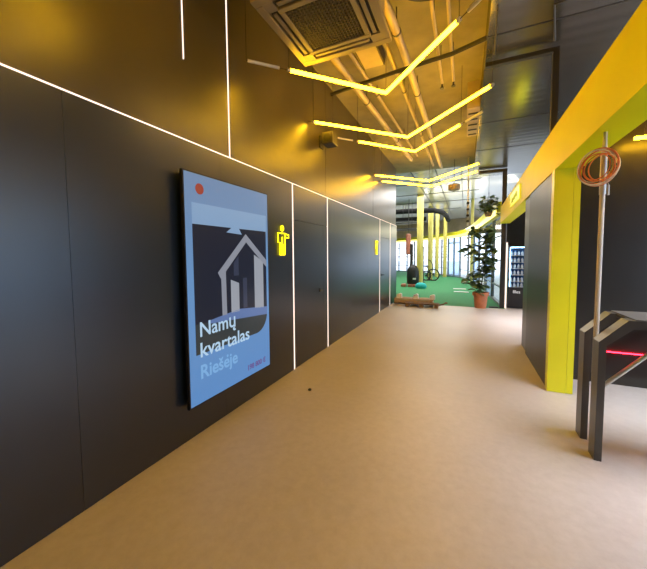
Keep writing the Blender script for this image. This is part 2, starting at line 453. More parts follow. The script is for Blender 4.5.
fr = thing('steel_frame', 'black steel ceiling frame rising from the beam, nearer the camera', 'frame', (3.0, 4.45, 2.95), 'black steel frames below the ceiling')
obj('post', B((2.958, 3.02, 4.44, 4.50, 2.946, 3.90)), 'steel', fr)
obj('crossbar', B((2.27, 2.958, 4.44, 4.50, 3.85, 3.90)), 'steel', fr)
fr = thing('steel_frame', 'tall black steel frame standing beside the potted plant, end of beam', 'frame', (3.06, 10.15, 0), 'black steel frames below the ceiling')
obj('post', B((3.0, 3.11, 10.1, 10.2, 0.0, 3.93)), 'steel', fr)
obj('crossbar', B((2.40, 3.0, 10.1, 10.2, 3.85, 3.93)), 'steel', fr)
tag(obj('conduit_pipe', T([(3.6, 3.60, 3.93), (2.82, 3.75, 3.93), (2.955, 4.38, 3.93)], 0.010, 8), 'steel'),
    'thin black conduit run on the ribbed ceiling, meeting the steel frame', 'conduit')
tag(obj('conduit_pipe', T([(2.33, 3.6, 3.925), (2.36, 4.36, 3.925)], 0.008, 8), 'steel'), 'short thin black conduit at the ribbed ceiling edge', 'conduit')

# lit sign on the beam
sg = thing('lit_sign', 'glowing yellow square sign on the face of the yellow beam', 'sign', (2.95, 7.1, 2.5))
obj('sign_face', B((2.935, 2.958, 6.5, 7.75, 2.535, 2.79)), 'sign', sg)
for y, z in ((6.85, 2.68), (7.1, 2.66), (7.35, 2.64)):
    bm = bmesh.new(); tube(bm, [(2.931, y - .07, z - .05), (2.931, y, z + .04), (2.931, y + .07, z - .05)], 0.010, 6); obj('sign_symbol', bm, 'signmark', sg)

# ------------------------------------------------------------------ LED lines of the panelled wall
def line(name, b, label, mat='led'):
    return tag(obj(name, B(b), mat), label, 'LED strip', 'LED strips of the corridor')


line('led_strip', (-0.02, 0.003, -5.0, 10.42, 2.494, 2.500), 'long horizontal LED line along the top of the black wall panels')
line('led_strip', (-0.012, 0.004, 3.584, 3.606, 0.0, 2.489), 'vertical LED line beside the neon man, before the first door')
line('led_strip', (-0.012, 0.004, 4.719, 4.741, 0.0, 2.489), 'vertical LED line just past the first door')
line('led_strip', (-0.012, 0.004, 8.189, 8.211, 0.0, 2.489), 'vertical LED line between the farther neon figure and the second door')
line('led_strip', (-0.012, 0.004, 9.439, 9.461, 0.0, 2.489), 'vertical LED line past the second door, farthest of the wall')
line('led_strip', (-0.045, -0.028, 2.437, 2.447, 2.502, 4.35), 'thin vertical LED line on the upper wall, reaching the horizontal line')
line('led_strip', (-0.03, -0.022, 1.91, 1.917, 3.15, 4.35), 'short LED line on the upper wall ending above the display')
line('led_strip', (3.135, 3.17, 10.13, 10.16, 0.0, 1.87), 'vertical LED line between the black post and the vending machine')

# ------------------------------------------------------------------ wall display
tv = thing('wall_display', 'tall portrait advertising display mounted on the black panelled wall', 'display', (0.04, 2.34, 0.3))
obj('housing', B((0.050, 0.078, 1.770, 2.913, 0.297, 2.232)), 'bezel', tv)
obj('wall_mount', B((0.0, 0.050, 1.95, 2.75, 0.5, 2.0)), 'bezel', tv)
scr_m = lambda n, c, s=1.0: M.__setitem__(n, pmat(n, (0.004, 0.004, 0.004), 0.25, emit=c, es=s))


def srgb(r, g_, b):
    f = lambda c: (c / 255 / 12.92) if c / 255 <= 0.04045 else ((c / 255 + 0.055) / 1.055) ** 2.4
    return (f(r), f(g_), f(b))


def gradient_screen():
    m = bpy.data.materials.new('screen_blue'); m.use_nodes = True
    nt = m.node_tree; b = nt.nodes['Principled BSDF']; L = nt.links
    b.inputs['Base Color'].default_value = (0.004, 0.004, 0.004, 1); b.inputs['Roughness'].default_value = 0.25
    t = nt.nodes.new('ShaderNodeTexCoord'); s = nt.nodes.new('ShaderNodeSeparateXYZ'); r = nt.nodes.new('ShaderNodeValToRGB')
    mr = nt.nodes.new('ShaderNodeMapRange'); mr.inputs[1].default_value = 0.3; mr.inputs[2].default_value = 2.22
    L.new(t.outputs['Object'], s.inputs[0]); L.new(s.outputs['Z'], mr.inputs[0]); L.new(mr.outputs[0], r.inputs[0])
    r.color_ramp.elements[0].color = (*srgb(92, 143, 203), 1)
    r.color_ramp.elements[1].color = (*srgb(112, 140, 176), 1)
    e = r.color_ramp.elements.new(0.55); e.color = (*srgb(106, 150, 200), 1)
    L.new(r.outputs[0], b.inputs['Emission Color']); b.inputs['Emission Strength'].default_value = 0.9
    return m


M['screen_blue'] = gradient_screen()
for n, c in dict(scr_dark=(28, 33, 48), scr_band=(128, 158, 192), scr_house=(136, 140, 152), scr_wall=(150, 155, 165), scr_deck=(92, 116, 165),
                 scr_grass=(48, 56, 60), scr_red=(150, 62, 52), scr_text=(176, 206, 230), scr_text2=(120, 170, 218), scr_price=(98, 82, 142), scr_window=(52, 58, 78)).items():
    scr_m(n, srgb(*c))
scr = obj('screen', B((0.078, 0.080, 1.783, 2.900, 0.310, 2.220)), 'screen_blue', tv)


def flat(name, poly, mat, layer):
    bm = bmesh.new(); x = 0.0800 + 0.0006 * layer
    prism(bm, poly, 'x', 0.0797, x)
    return obj(name, bm, mat, scr)


c = [(1.938 + .045 * math.cos(a), 2.103 + .045 * math.sin(a)) for a in [2 * PI * i / 28 for i in range(28)]]
flat('red_dot', c, 'scr_red', 1)
flat('sky_band', [(1.85, 1.80), (2.87, 1.80), (2.87, 1.985), (1.85, 1.985)], 'scr_band', 1)
arc = [(2.86 - .20 + .20 * math.cos(a), 0.726 + .20 + .20 * math.sin(a)) for a in [-PI / 2 + PI / 2 * i / 10 for i in range(11)]]
flat('picture', [(1.85, 0.726)] + arc + [(2.86, 1.812), (1.85, 1.812)], 'scr_dark', 2)
arc2 = [(p[0], p[1]) for p in arc]
flat('picture_lawn', [(1.85, 0.726)] + arc2 + [(2.86, 0.935), (1.85, 0.985)], 'scr_grass', 3)
flat('picture_terrace', [(1.99, 0.965), (2.86, 0.90), (2.86, 0.985), (2.40, 1.03), (1.99, 0.99)], 'scr_deck', 4)
flat('picture_house_frame', [(2.12, 1.40), (2.515, 1.765), (2.86, 1.50), (2.86, 1.425), (2.52, 1.685), (2.155, 1.345)], 'scr_house', 5)
flat('picture_house_post', [(2.165, 1.005), (2.225, 1.005), (2.22, 1.43), (2.16, 1.37)], 'scr_house', 4)
flat('picture_house_wall', [(2.645, 1.0), (2.80, 0.985), (2.80, 1.485), (2.645, 1.56)], 'scr_wall', 4)
flat('picture_house_door', [(2.285, 1.01), (2.40, 1.01), (2.40, 1.285), (2.285, 1.325)], 'scr_wall', 4)
flat('picture_house_window', [(2.46, 1.03), (2.52, 1.03), (2.52, 1.33), (2.46, 1.33)], 'scr_window', 4)
flat('picture_house_window', [(2.33, 1.36), (2.40, 1.36), (2.40, 1.55), (2.33, 1.48)], 'scr_window', 4)
flat('picture_gable', [(2.24, 1.766), (2.383, 1.86), (2.457, 1.757)], 'scr_band', 4)


def text(body, size, mat, name, parent, mtx, xs=1.0, extrude=0.0006, bold=0.0):
    cu = bpy.data.curves.new(name, 'FONT'); cu.body = body; cu.size = size; cu.extrude = extrude; cu.offset = bold
    to = bpy.data.objects.new(name, cu); COL.objects.link(to)
    bpy.context.view_layer.update()
    me = bpy.data.meshes.new_from_object(to.evaluated_get(bpy.context.evaluated_depsgraph_get()))
    bpy.data.objects.remove(to)
    me.transform(mtx @ Matrix.Diagonal((xs, 1, 1, 1)))
    me.materials.clear(); me.materials.append(M[mat])
    o = bpy.data.objects.new(name, me); COL.objects.link(o); o.parent = parent
    root = parent; off = Vector()
    while root: off += root.location; root = root.parent
    o.location = -off
    return o


def on_wall(y, z, x):
    return Matrix(((0, 0, 1, x), (1, 0, 0, y), (0, 1, 0, z), (0, 0, 0, 1)))


text('Namų', 0.175, 'scr_text', 'headline', scr, on_wall(1.885, 0.875, 0.0835), 1.02, bold=0.002)
text('kvartalas', 0.175, 'scr_text', 'headline', scr, on_wall(1.885, 0.700, 0.0835), 1.07, bold=0.002)
flat('headline_dot', [(2.217 + .012 * math.cos(a), 0.618 + .012 * math.sin(a)) for a in [2 * PI * i / 16 for i in range(16)]], 'scr_text2', 2)
text('Riešeje', 0.165, 'scr_text2', 'headline', scr, on_wall(1.885, 0.515, 0.0812), 1.0, bold=0.003)
text('198 800 €', 0.075, 'scr_price', 'price', scr, on_wall(2.50, 0.375, 0.0812), 1.0, bold=0.0025)

# ------------------------------------------------------------------ neon figures on the wall
def neon_figure(y, z0, label, arms):
    t = thing('neon_figure', label, 'sign', (0.0, y, z0), 'neon restroom figures')
    def ring(cy, cz, r): return [(0.016, cy + r * math.cos(a), cz + r * math.sin(a)) for a in [2 * PI * i / 16 for i in range(16)]]
    obj('head', T(ring(y, z0 + .325, .030), .0085, 8, True), 'neon', t, True)
    bm = bmesh.new()
    tube(bm, [(.016, y - .055, z0), (.016, y - .055, z0 + .15), (.016, y - .095, z0 + .15), (.016, y - .095, z0 + .265), (.016, y + .06, z0 + .265),
              (.016, y + .06, z0 + .15), (.016, y + .055, z0), ], .0085, 8)
    tube(bm, [(.016, y - .055, z0), (.016, y + .055, z0)], .0085, 8)
    tube(bm, [(.016, y, z0 + .01), (.016, y, z0 + .22)], .0085, 8)
    tube(bm, [(.016, y - .03, z0 + .015), (.016, y - .03, z0 + .13)], .0085, 8)
    tube(bm, [(.016, y + .03, z0 + .015), (.016, y + .03, z0 + .13)], .0085, 8)
    obj('body', bm, 'neon', t, True)
    if arms == 1:
        bm = bmesh.new()
        tube(bm, [(.016, y + .06, z0 + .26), (.016, y + .155, z0 + .25), (.016, y + .155, z0 + .215), (.016, y + .06, z0 + .215)], .0085, 8)
        obj('arm', bm, 'neon', t, True)
    else:
        for q in (1, -1): obj('arm', T([(.016, y + q * .07, z0 + .26), (.016, y + q * .10, z0 + .35)], .0085, 8), 'neon', t, True)
    for zz in (.05, .25): obj('standoff', T([(0, y, z0 + zz), (.016, y, z0 + zz)], .006, 6), 'alu', t)


neon_figure(3.305, 1.56, 'yellow neon restroom figure with one arm out, next to the display', 1)
neon_figure(7.84, 1.56, 'yellow neon restroom figure before the second door, arms raised', 2)

# ------------------------------------------------------------------ chevron tube lights
def chevron(yb, half, dep, z, label, cx=1.18, bars=(0, 0)):
    t = thing('chevron_light', label, 'ceiling light', (cx, yb + dep, z), 'yellow chevron lights')
    a = Vector((cx - half, yb, z)); b = Vector((cx, yb + dep, z)); c_ = Vector((cx + half, yb, z))
    obj('light_tube', T([a, b], .019, 10), 'tube', t, True)
    obj('light_tube', T([b, c_], .019, 10), 'tube', t, True)
    zc = 3.95 if cx > 3 else 4.35
    for e, s in ((a, -1), (c_, 1)):
        d = (e - b).normalized()
        obj('end_cap', T([e, e + d * .035], .019, 10), 'alu', t, True)
        lim = 0 if cx > 3 else (e.x - (0.06 if bars[0] else -0.03)) / abs(d.x) if s < 0 else (2.27 - e.x) / d.x
        if lim > 0.06:
            w = e + d * lim
            obj('tension_wire', T([e + d * .03, w], .004, 6), 'steel', t)
            if bars[0 if s < 0 else 1]:
                q = e + d * min(lim * .38, .12); obj('end_bar', T([q, e + d * lim * .97], .016, 8), 'alu', t, True); obj('hanging_wire', T([w, Vector((w.x, w.y, 4.35))], .003, 6), 'steel', t)
        obj('hanging_wire', T([e + d * .02, Vector((e.x + d.x * .02, e.y + d.y * .02, zc))], .003, 6), 'steel', t)
    obj('hanging_wire', T([b, Vector((b.x, b.y, zc))], .003, 6), 'steel', t)


chevron(-2.1, 1.14, 1.18, 3.5, 'wide yellow chevron tube light over the entrance end of the corridor')
chevron(0.5, 1.14, 1.18, 3.5, 'wide yellow chevron tube light before the air conditioner, toward the entrance')
chevron(2.3, .8, .9, 3.2, 'small yellow chevron tube light over the turnstile room', cx=4.75)
chevron(2.95, .81, .88, 3.5, 'small yellow chevron tube light hanging next to the air conditioner', bars=(1, 1))
chevron(4.20, 1.14, 1.19, 3.5, 'wide yellow chevron tube light, second from the air conditioner')
chevron(5.23, .80, .95, 3.5, 'small yellow chevron tube light just beyond the wall speaker', bars=(1, 1))
chevron(7.58, 1.14, 1.18, 3.5, 'wide yellow chevron tube light, fourth from the air conditioner')
chevron(8.27, 1.14, 1.22, 3.5, 'wide yellow chevron tube light farthest from the air conditioner')
# a yellow tube over the turnstile room
t = thing('tube_light', 'yellow tube light over the turnstile, mostly out of view', 'ceiling light', (4.3, 4.5, 2.78))
obj('light_tube', T([(3.72, 4.5, 2.78), (4.9, 4.5, 2.78)], .02, 10), 'tube', t, True)
for x in (3.8, 4.85): obj('hanging_wire', T([(x, 4.5, 2.78), (x, 4.5, 3.95)], .003, 6), 'steel', t)

# ------------------------------------------------------------------ ceiling equipment
ac = thing('air_conditioner', 'square four-way cassette air conditioner hanging below the ceiling', 'air conditioner', (0.93, 2.68, 3.60))
ax0, ax1, ay0, ay1 = 0.455, 1.405, 2.16, 3.12
bm = bmesh.new()
# frame ring with chamfered outer lip
for (x0, x1, y0, y1) in ((ax0, ax1, ay0, ay0 + .075), (ax0, ax1, ay1 - .075, ay1), (ax0, ax0 + .075, ay0 + .075, ay1 - .075), (ax1 - .075, ax1, ay0 + .075, ay1 - .075)):
    box(bm, x0, x1, y0, y1, 3.60, 3.645, 0.008)
for (x0, x1, y0, y1) in ((ax0 + .16, ax1 - .16, ay0 + .16, ay0 + .205), (ax0 + .16, ax1 - .16, ay1 - .205, ay1 - .16), (ax0 + .16, ax0 + .205, ay0 + .205, ay1 - .205), (ax1 - .205, ax1 - .16, ay0 + .205, ay1 - .205)):
    box(bm, x0, x1, y0, y1, 3.595, 3.64, 0.006)
for (x0, y0) in ((ax0 + .07, ay0 + .07), (ax1 - .17, ay0 + .07), (ax0 + .07, ay1 - .17), (ax1 - .17, ay1 - .17)): box(bm, x0, x0 + .10, y0, y0 + .10, 3.602, 3.64)
obj('panel', bm, 'plastic', ac)
bm = bmesh.new(); gx0, gx1, gy0, gy1 = ax0 + .205, ax1 - .205, ay0 + .205, ay1 - .205
box(bm, gx0, gx1, gy0, gy1, 3.615, 3.64)
n = 18
for i in range(n + 1):
    x = gx0 + (gx1 - gx0) * i / n; box(bm, x - .005, x + .005, gy0, gy1, 3.602, 3.616)
    y = gy0 + (gy1 - gy0) * i / n; box(bm, gx0, gx1, y - .005, y + .005, 3.603, 3.616)
obj('grille', bm, 'grille', ac)
for (x0, x1, y0, y1) in ((ax0 + .17, ax1 - .17, ay0 + .078, ay0 + .158), (ax0 + .17, ax1 - .17, ay1 - .158, ay1 - .078), (ax0 + .078, ax0 + .158, ay0 + .17, ay1 - .17), (ax1 - .158, ax1 - .078, ay0 + .17, ay1 - .17)):
    bm = bmesh.new(); box(bm, x0, x1, y0, y1, 3.625, 3.64)
    v = obj('air_slot', bm, 'dark', ac)
    bm = bmesh.new()
    if x1 - x0 > y1 - y0: box(bm, x0 + .02, x1 - .02, y0 + .022, y1 - .022, 3.600, 3.612, .004)
    else: box(bm, x0 + .022, x1 - .022, y0 + .02, y1 - .02, 3.600, 3.612, .004)
    obj('louver', bm, 'plastic', v)
obj('casing', B((ax0 + .06, ax1 - .06, ay0 + .06, ay1 - .06, 3.64, 4.35)), 'galv', ac)

# round black duct mouth
bm = bmesh.new(); lathe(bm, [(.20, 4.02), (.33, 4.02), (.33, 3.99), (.31, 3.97), (.29, 3.99), (.28, 4.35), (.20, 4.35)], (1.77, 2.95, 0), 32)
du = thing('ceiling_duct', 'round black duct hanging beside the cassette air conditioner', 'duct', (1.77, 2.95, 4.35))
obj('duct_rim', bm, 'steel', du, True)
obj('bolt', T([(2.03, 2.75, 3.965), (2.03, 2.75, 3.985)], .01, 8), 'alu', du)

for i, (pts, r, lab) in enumerate((
    ([(1.29, 3.2, 4.35), (1.29, 3.2, 4.12), (1.31, 3.3, 4.08), (1.34, 4.0, 4.08), (1.40, 9.8, 4.08)], .048, 'thick ceiling pipe in the middle, beside the round duct'),
    ([(1.12, 3.3, 4.35), (1.12, 3.3, 4.18), (1.13, 3.4, 4.16), (1.14, 4.0, 4.16), (1.18, 9.8, 4.16)], .030, 'thinner ceiling pipe running close beside the thick middle pipe'),
    ([(0.44, 3.2, 4.35), (0.44, 3.2, 4.15), (0.45, 3.3, 4.12), (0.52, 5.0, 4.12), (0.70, 8.8, 4.12)], .05, 'thick ceiling pipe nearest the panelled wall'),
    ([(0.62, 3.3, 4.35), (0.62, 3.3, 4.22), (0.63, 3.4, 4.2), (0.70, 5.0, 4.2), (0.86, 8.8, 4.2)], .024, 'thin ceiling pipe beside the pipe nearest the panelled wall'))):
    bm = bmesh.new(); tube(bm, pts, r, 12)
    p = tag(obj('ceiling_pipe', bm, 'galv', None, True), lab, 'pipe', 'ceiling pipes of the corridor')
    for y in (3.7, 5.2, 7.2):
        k0 = [pts[2], pts[3]] if y < pts[3][1] else [pts[3], pts[4]]
        f = (y - k0[0][1]) / (k0[1][1] - k0[0][1]); x = k0[0][0] + f * (k0[1][0] - k0[0][0]); z = pts[3][2]
        bm = bmesh.new(); tube(bm, [(x, y, z), (x, y, 4.35)], .006, 6); tube(bm, [(x, y - .012, z), (x, y + .012, z)], r + .006, 12)
        obj('pipe_clamp', bm, 'steel', p)
for x, lab in ((1.74, 'slim sprinkler pipe with nozzle, second from the ribbed ceiling'), (1.89, 'slim sprinkler pipe with nozzle, nearest the ribbed ceiling')):
    p = tag(obj('sprinkler_pipe', T([(x, 3.35, 4.3), (x, 3.35, 4.02), (x, 3.4, 4.0), (x, 4.9, 4.0)], .018, 10), 'galv', None, True), lab, 'pipe', 'sprinkler pipes of the corridor')
    bm = bmesh.new(); tube(bm, [(x, 4.9, 4.01), (x, 4.9, 3.93)], .012, 8); tube(bm, [(x, 4.9, 3.935), (x, 4.9, 3.925)], .030, 10)
    obj('nozzle', bm, 'steel', p)
    for y in (3.6, 4.6): obj('pipe_hanger', T([(x, y, 4.0), (x, y, 4.35)], .006, 6), 'steel', p)
tag(obj('cable_conduit', T([(0.2, 4.45, 3.97), (1.2, 4.25, 3.95), (1.9, 4.15, 3.94), (2.26, 4.0, 3.93)], .026, 8), 'steel'), 'black cable conduit crossing under the ceiling pipes', 'conduit')
jb = thing('junction_box', 'flat grey box on the ceiling above the nearest chevron light', 'box', (0.85, 4.1, 4.35))
obj('box_body', B((0.72, 1.02, 3.95, 4.45, 4.2, 4.35)), 'grille', jb); obj('box_cover', B((0.74, 1.0, 3.97, 4.43, 4.19, 4.2)), 'galv', jb)
vb = thing('ventilation_box', 'brown metal vent box at the edge of the ribbed ceiling', 'vent', (2.17, 6.3, 4.35))
obj('box_body', B((2.07, 2.26, 5.75, 7.1, 3.93, 4.35)), 'bulk', vb)
for y in (5.95, 6.2, 6.45, 6.7, 6.95): obj('vent_slat', B((2.09, 2.24, y, y + .03, 3.915, 3.93)), 'dark', vb)

# wall speaker / projector on a bracket
sk = thing('wall_speaker', 'small brown box speaker on a bracket high on the upper wall', 'speaker', (-0.03, 4.55, 3.32))
bm = bmesh.new(); box(bm, 0.06, 0.24, 4.40, 4.62, 3.24, 3.42, .012); obj('speaker_box', bm, 'bronze', sk)
bm = bmesh.new(); box(bm, -0.03, -0.01, 4.5, 4.62, 3.24, 3.42); tube(bm, [(-0.02, 4.55, 3.33), (0.1, 4.52, 3.33)], .018, 8); obj('bracket', bm, 'steel', sk)
bm = bmesh.new(); tube(bm, [(0.15, 4.402, 3.33), (0.15, 4.395, 3.33)], .06, 16); obj('speaker_cone', bm, 'dark', sk)
ds = thing('ceiling_speaker', 'brown drum speaker hanging beyond the farthest chevron light', 'speaker', (1.75, 10.1, 3.55))
bm = bmesh.new(); lathe(bm, [(.12, 3.44), (.16, 3.46), (.17, 3.60), (.05, 3.64)], (1.75, 10.1, 0), 20); obj('drum', bm, 'bulk', ds, True)
obj('hanging_rod', T([(1.75, 10.1, 3.6), (1.75, 10.1, 4.35)], .008, 6), 'steel', ds)
sb = thing('spotlight_bar', 'hanging bar with four small black spotlights near the plant', 'spotlights', (2.13, 10.1, 4.35))
obj('bar', T([(2.13, 10.1, 2.38), (2.13, 10.1, 4.35)], .022, 10), 'alu', sb)
for z in (2.52, 2.68, 2.86, 3.04):
    bm = bmesh.new(); tube(bm, [(2.13, 10.06, z), (2.13, 9.98, z - .015)], .035, 12); tube(bm, [(2.09, 10.1, z), (2.17, 10.1, z)], .03, 8); obj('spotlight', bm, 'rubber', sb)

# ------------------------------------------------------------------ turnstile
ts = thing('turnstile', 'dark bronze turnstile with slanted legs standing near the yellow column', 'turnstile', (3.6, 3.1, 0))


def leg_frame(y0, y1):
    o_ = [(2.990, 0.0), (2.990, .900), (3.150, 1.070), (4.10, 1.070), (4.26, .90), (4.26, 0)]
    i_ = [(4.214, 0), (4.214, .875), (4.07, 1.010), (3.180, 1.010), (3.036, .875), (3.036, 0)]
    bm = bmesh.new(); prism(bm, o_ + i_, 'y', y0, y1)
    return bm


obj('leg_frame', leg_frame(2.875, 2.990), 'bronze', ts)
obj('leg_frame', leg_frame(3.178, 3.300), 'bronze', ts)
obj('lid', B((3.185, 4.07, 2.990, 3.178, 1.045, 1.068), (3.19, 4.06, 2.88, 3.295, 1.0702, 1.078)), 'lid', ts)
obj('inner_panel', B((3.06, 4.19, 3.215, 3.235, 0.56, 1.005)), 'brownblack', ts)
obj('light_strip', T([(3.06, 3.198, 0.754), (4.19, 3.198, 0.754)], .0045, 8), 'redled', ts)
obj('brace_arm', T([(3.04, 3.08, 0.45), (3.56, 3.08, 1.03)], .016, 10), 'alu', ts, True)

cp = thing('conduit_pole', 'cream conduit pole rising from the turnstile to the yellow beam', 'pole', (3.035, 3.083, 0.75))
obj('pole', T([(3.035, 3.083, 0.0), (3.035, 3.083, 2.36)], .017, 12), 'conduit', cp, True)
obj('upper_sleeve', T([(3.035, 3.083, 2.0), (3.035, 3.083, 2.30), (3.03, 3.06, 2.40), (3.03, 3.06, 2.459)], [.021, .021, .013, .013], 12), 'alu', cp, True)


def coil(label, mat, c, ry, rz, r, turns, jit, name='cable_coil'):
    pts = []
    for i in range(turns * 28):
        a = 2 * PI * i / 28; q = 1 + jit * math.sin(a * .37 + i * .011) 
        pts.append((c[0] + ry * q * math.cos(a) + .012 * math.sin(a * .31), c[1] - .035 - .02 * math.sin(a * .5) - .0005 * i, c[2] + rz * q * math.sin(a) + .35 * ry * q * math.cos(a) * .5))
    return tag(obj(name, T(pts, r, 6), mat, None, True), label, 'cable')


coil('coil of orange cable hung on the conduit pole', 'orange', (2.975, 3.05, 2.185), .095, .108, .0042, 6, .24)
coil('coil of cream cable hung on the conduit pole, around the orange coil', 'cream', (2.965, 3.03, 2.190), .112, .122, .0048, 3, .12)
pl = thing('cable_plug', 'small clear plug dangling below the cable coils', 'plug', (3.05, 3.03, 2.06))
obj('plug_body', T([(3.050, 3.03, 2.06), (3.052, 3.03, 1.985)], .008, 8), 'alu', pl, True)
obj('plug_cord', T([(3.03, 3.03, 2.09), (3.045, 3.03, 2.09), (3.05, 3.03, 2.06)], .003, 6), 'cream', pl)

# ------------------------------------------------------------------ vending machine
vm = thing('vending_machine', 'black vending machine with a blue-lit glass front, in the recess', 'vending machine', (3.65, 10.5, 0))
obj('cabinet', B((3.20, 4.10, 10.16, 10.85, 0.02, 0.60), (3.20, 4.10, 10.16, 10.85, 1.745, 1.80), (3.20, 3.235, 10.16, 10.85, .60, 1.745), (4.0, 4.10, 10.16, 10.85, .60, 1.745), (3.235, 4.0, 10.70, 10.85, .60, 1.745)), 'bezel', vm)
obj('back_panel', B((3.236, 3.999, 10.68, 10.70, .601, 1.744)), 'navy', vm)
obj('glass_front', B((3.236, 3.999, 10.165, 10.172, .601, 1.744)), 'glass', vm)
shelf = [.76, .95, 1.13, 1.31, 1.50]
for z in [.605] + shelf: obj('shelf', B((3.236, 3.999, 10.22, 10.68, z - .012, z)), 'alu', vm)
obj('light_tube', B((3.237, 3.247, 10.175, 10.19, .62, 1.73)), 'vled', vm)
obj('light_tube', B((3.25, 3.99, 10.185, 10.21, 1.72, 1.738)), 'vled', vm)
text('Illes', 0.12, 'lettering', 'lettering', vm, Matrix(((1, 0, 0, 3.325), (0, 0, -1, 10.157), (0, 1, 0, .44), (0, 0, 0, 1))))
NM = ['bottom', 'second', 'third', 'fourth', 'fifth', 'top']
bproto = None
for s, z in enumerate([.605] + shelf):
    for j in range(5):
        x = 3.285 + .088 * j
        if bproto is None:
            b = bpy.data.objects.new('bottle', None); COL.objects.link(b); b.location = (x, 10.28, z)
            bm = bmesh.new(); lathe(bm, [(.026, 0.0), (.030, .01), (.030, .085), (.012, .115), (.012, .122)], (x, 10.28, z), 10)
            obj('bottle_body', bm, 'bottle', b, True)
            bm = bmesh.new(); lathe(bm, [(.014, .122), (.014, .138)], (x, 10.28, z), 10); obj('cap', bm, 'cap', b, True)
            bproto = b
        else:
            b = copy_tree(bproto); b.location = (x, 10.28, z)
        tag(b, 'clear bottle on the %s shelf%s of the vending machine' % (NM[s], '' if s in (0, 5) else ' from below'), 'bottle', 'bottles on the %s vending shelf' % NM[s])

# ------------------------------------------------------------------ plants
def leaf(bm, p, d, L_, w):
    d = d.normalized(); side = d.cross(Vector((0, 0, 1)))
    if side.length < .1: side = Vector((1, 0, 0))
    side.normalize(); side = (side + Vector((random.uniform(-.4, .4), random.uniform(-.4, .4), random.uniform(-.6, .6)))).normalized()
    nn = side.cross(d); rows = []
    for t_, ww in ((0, .08), (.3, .85), (.6, 1.0), (.85, .5), (1, .03)):
        c_ = p + d * L_ * t_ - Vector((0, 0, 1)) * L_ * .35 * t_ * t_
        rows.append([bm.verts.new(c_ - side * w * ww / 2 + nn * w * .12 * ww), bm.verts.new(c_), bm.verts.new(c_ + side * w * ww / 2 + nn * w * .12 * ww)])
    for A_, B_ in zip(rows, rows[1:]):
        bm.faces.new((A_[0], A_[1], B_[1], B_[0])); bm.faces.new((A_[1], A_[2], B_[2], B_[1]))


def rdir(up=.2):
    a = random.uniform(0, 2 * PI); return Vector((math.cos(a), math.sin(a), random.uniform(-.5, .7) + up))


pp = thing('potted_plant', 'tall leafy plant in a terracotta pot at the edge of the green turf', 'plant', (2.51, 9.98, 0))
bm = bmesh.new(); lathe(bm, [(.145, 0.0), (.15, .01), (.185, .36), (.215, .36), (.22, .45), (.195, .455), (.185, .40), (.02, .40)], (2.51, 9.98, 0), 28)
obj('pot', bm, 'terracotta', pp, True)
bm = bmesh.new(); lathe(bm, [(.183, .401), (.18, .415), (.02, .425)], (2.51, 9.98, 0), 20); obj('soil', bm, 'soil', pp)
px, py = 2.51, 9.98
clusters = [(2.48, 9.98, .60, .16, 26), (2.24, 9.95, .76, .12, 14), (2.37, 9.95, .96, .13, 18), (2.70, 9.98, 1.16, .20, 44), (2.58, 10.0, 1.05, .15, 20), (2.55, 9.95, 1.45, .15, 22),
            (2.86, 9.99, 1.66, .16, 28), (2.42, 9.98, 1.72, .15, 20), (2.29, 9.98, 1.60, .13, 18), (2.80, 9.98, 2.08, .20, 46), (2.33, 9.98, 2.15, .16, 26), (2.86, 10.0, 1.35, .14, 18), (2.72, 9.98, 1.88, .14, 16)]
bm = bmesh.new()
trunk = [(px, py, .41), (px + .03, py, .8), (px + .08, py, 1.2), (px + .12, py, 1.6), (px + .14, py, 2.0)]
tube(bm, trunk, [.014, .012, .010, .008, .006], 8)
for (x, y, z, r, n_) in clusters:
    zz = max(.45, z - .25); f = (zz - .41) / 1.6; bx = px + .14 * f
    tube(bm, [(bx, py, zz), ((bx + x) / 2, (py + y) / 2, (zz + z) / 2 + .03), (x, y, z)], [.007, .005, .003], 6)
obj('stem', bm, 'bark', pp, True)
bm = bmesh.new()
for (x, y, z, r, n_) in clusters:
    for _ in range(n_):
        d = rdir(); q = Vector((x, y, z)) + Vector((random.gauss(0, r * .45), random.gauss(0, r * .45), random.gauss(0, r * .45)))
        q.x = min(q.x, 2.80)
        if q.x + .3 * d.x > 2.95: d.x = -abs(d.x)
        leaf(bm, q, d, random.uniform(.18, .30), random.uniform(.13, .19))
obj('foliage', bm, 'leaf', pp)

hp = thing('hanging_plant', 'bushy green plant in a brown hanging pot above the potted plant', 'plant', (2.66, 10.02, 2.6))
bm = bmesh.new(); lathe(bm, [(.07, 2.61), (.11, 2.71), (.12, 2.72), (.10, 2.73), (.02, 2.70)], (2.66, 10.02, 0), 20); obj('pot', bm, 'bulk', hp, True)
bm = bmesh.new()
for a in (0, 2.1, 4.2): tube(bm, [(2.66 + .13 * math.cos(a), 10.02 + .13 * math.sin(a), 2.72), (2.66, 10.02, 3.3), (2.66, 10.02, 3.95)], .003, 6)
obj('hanging_cord', bm, 'steel', hp)
bm = bmesh.new()
for _ in range(120):
    z = random.uniform(2.68, 3.15); q = Vector((2.66 + random.gauss(0, .10), 10.02 + random.gauss(0, .08), z))
    leaf(bm, q, rdir(.3), random.uniform(.14, .22), random.uniform(.08, .13))
obj('foliage', bm, 'leaf', hp)
tag(obj('floor_mat', B((2.74, 2.98, 10.08, 10.24, 0.0, .02)), 'rubber'), 'small black mat on the floor between the plant pot and the black post', 'mat')

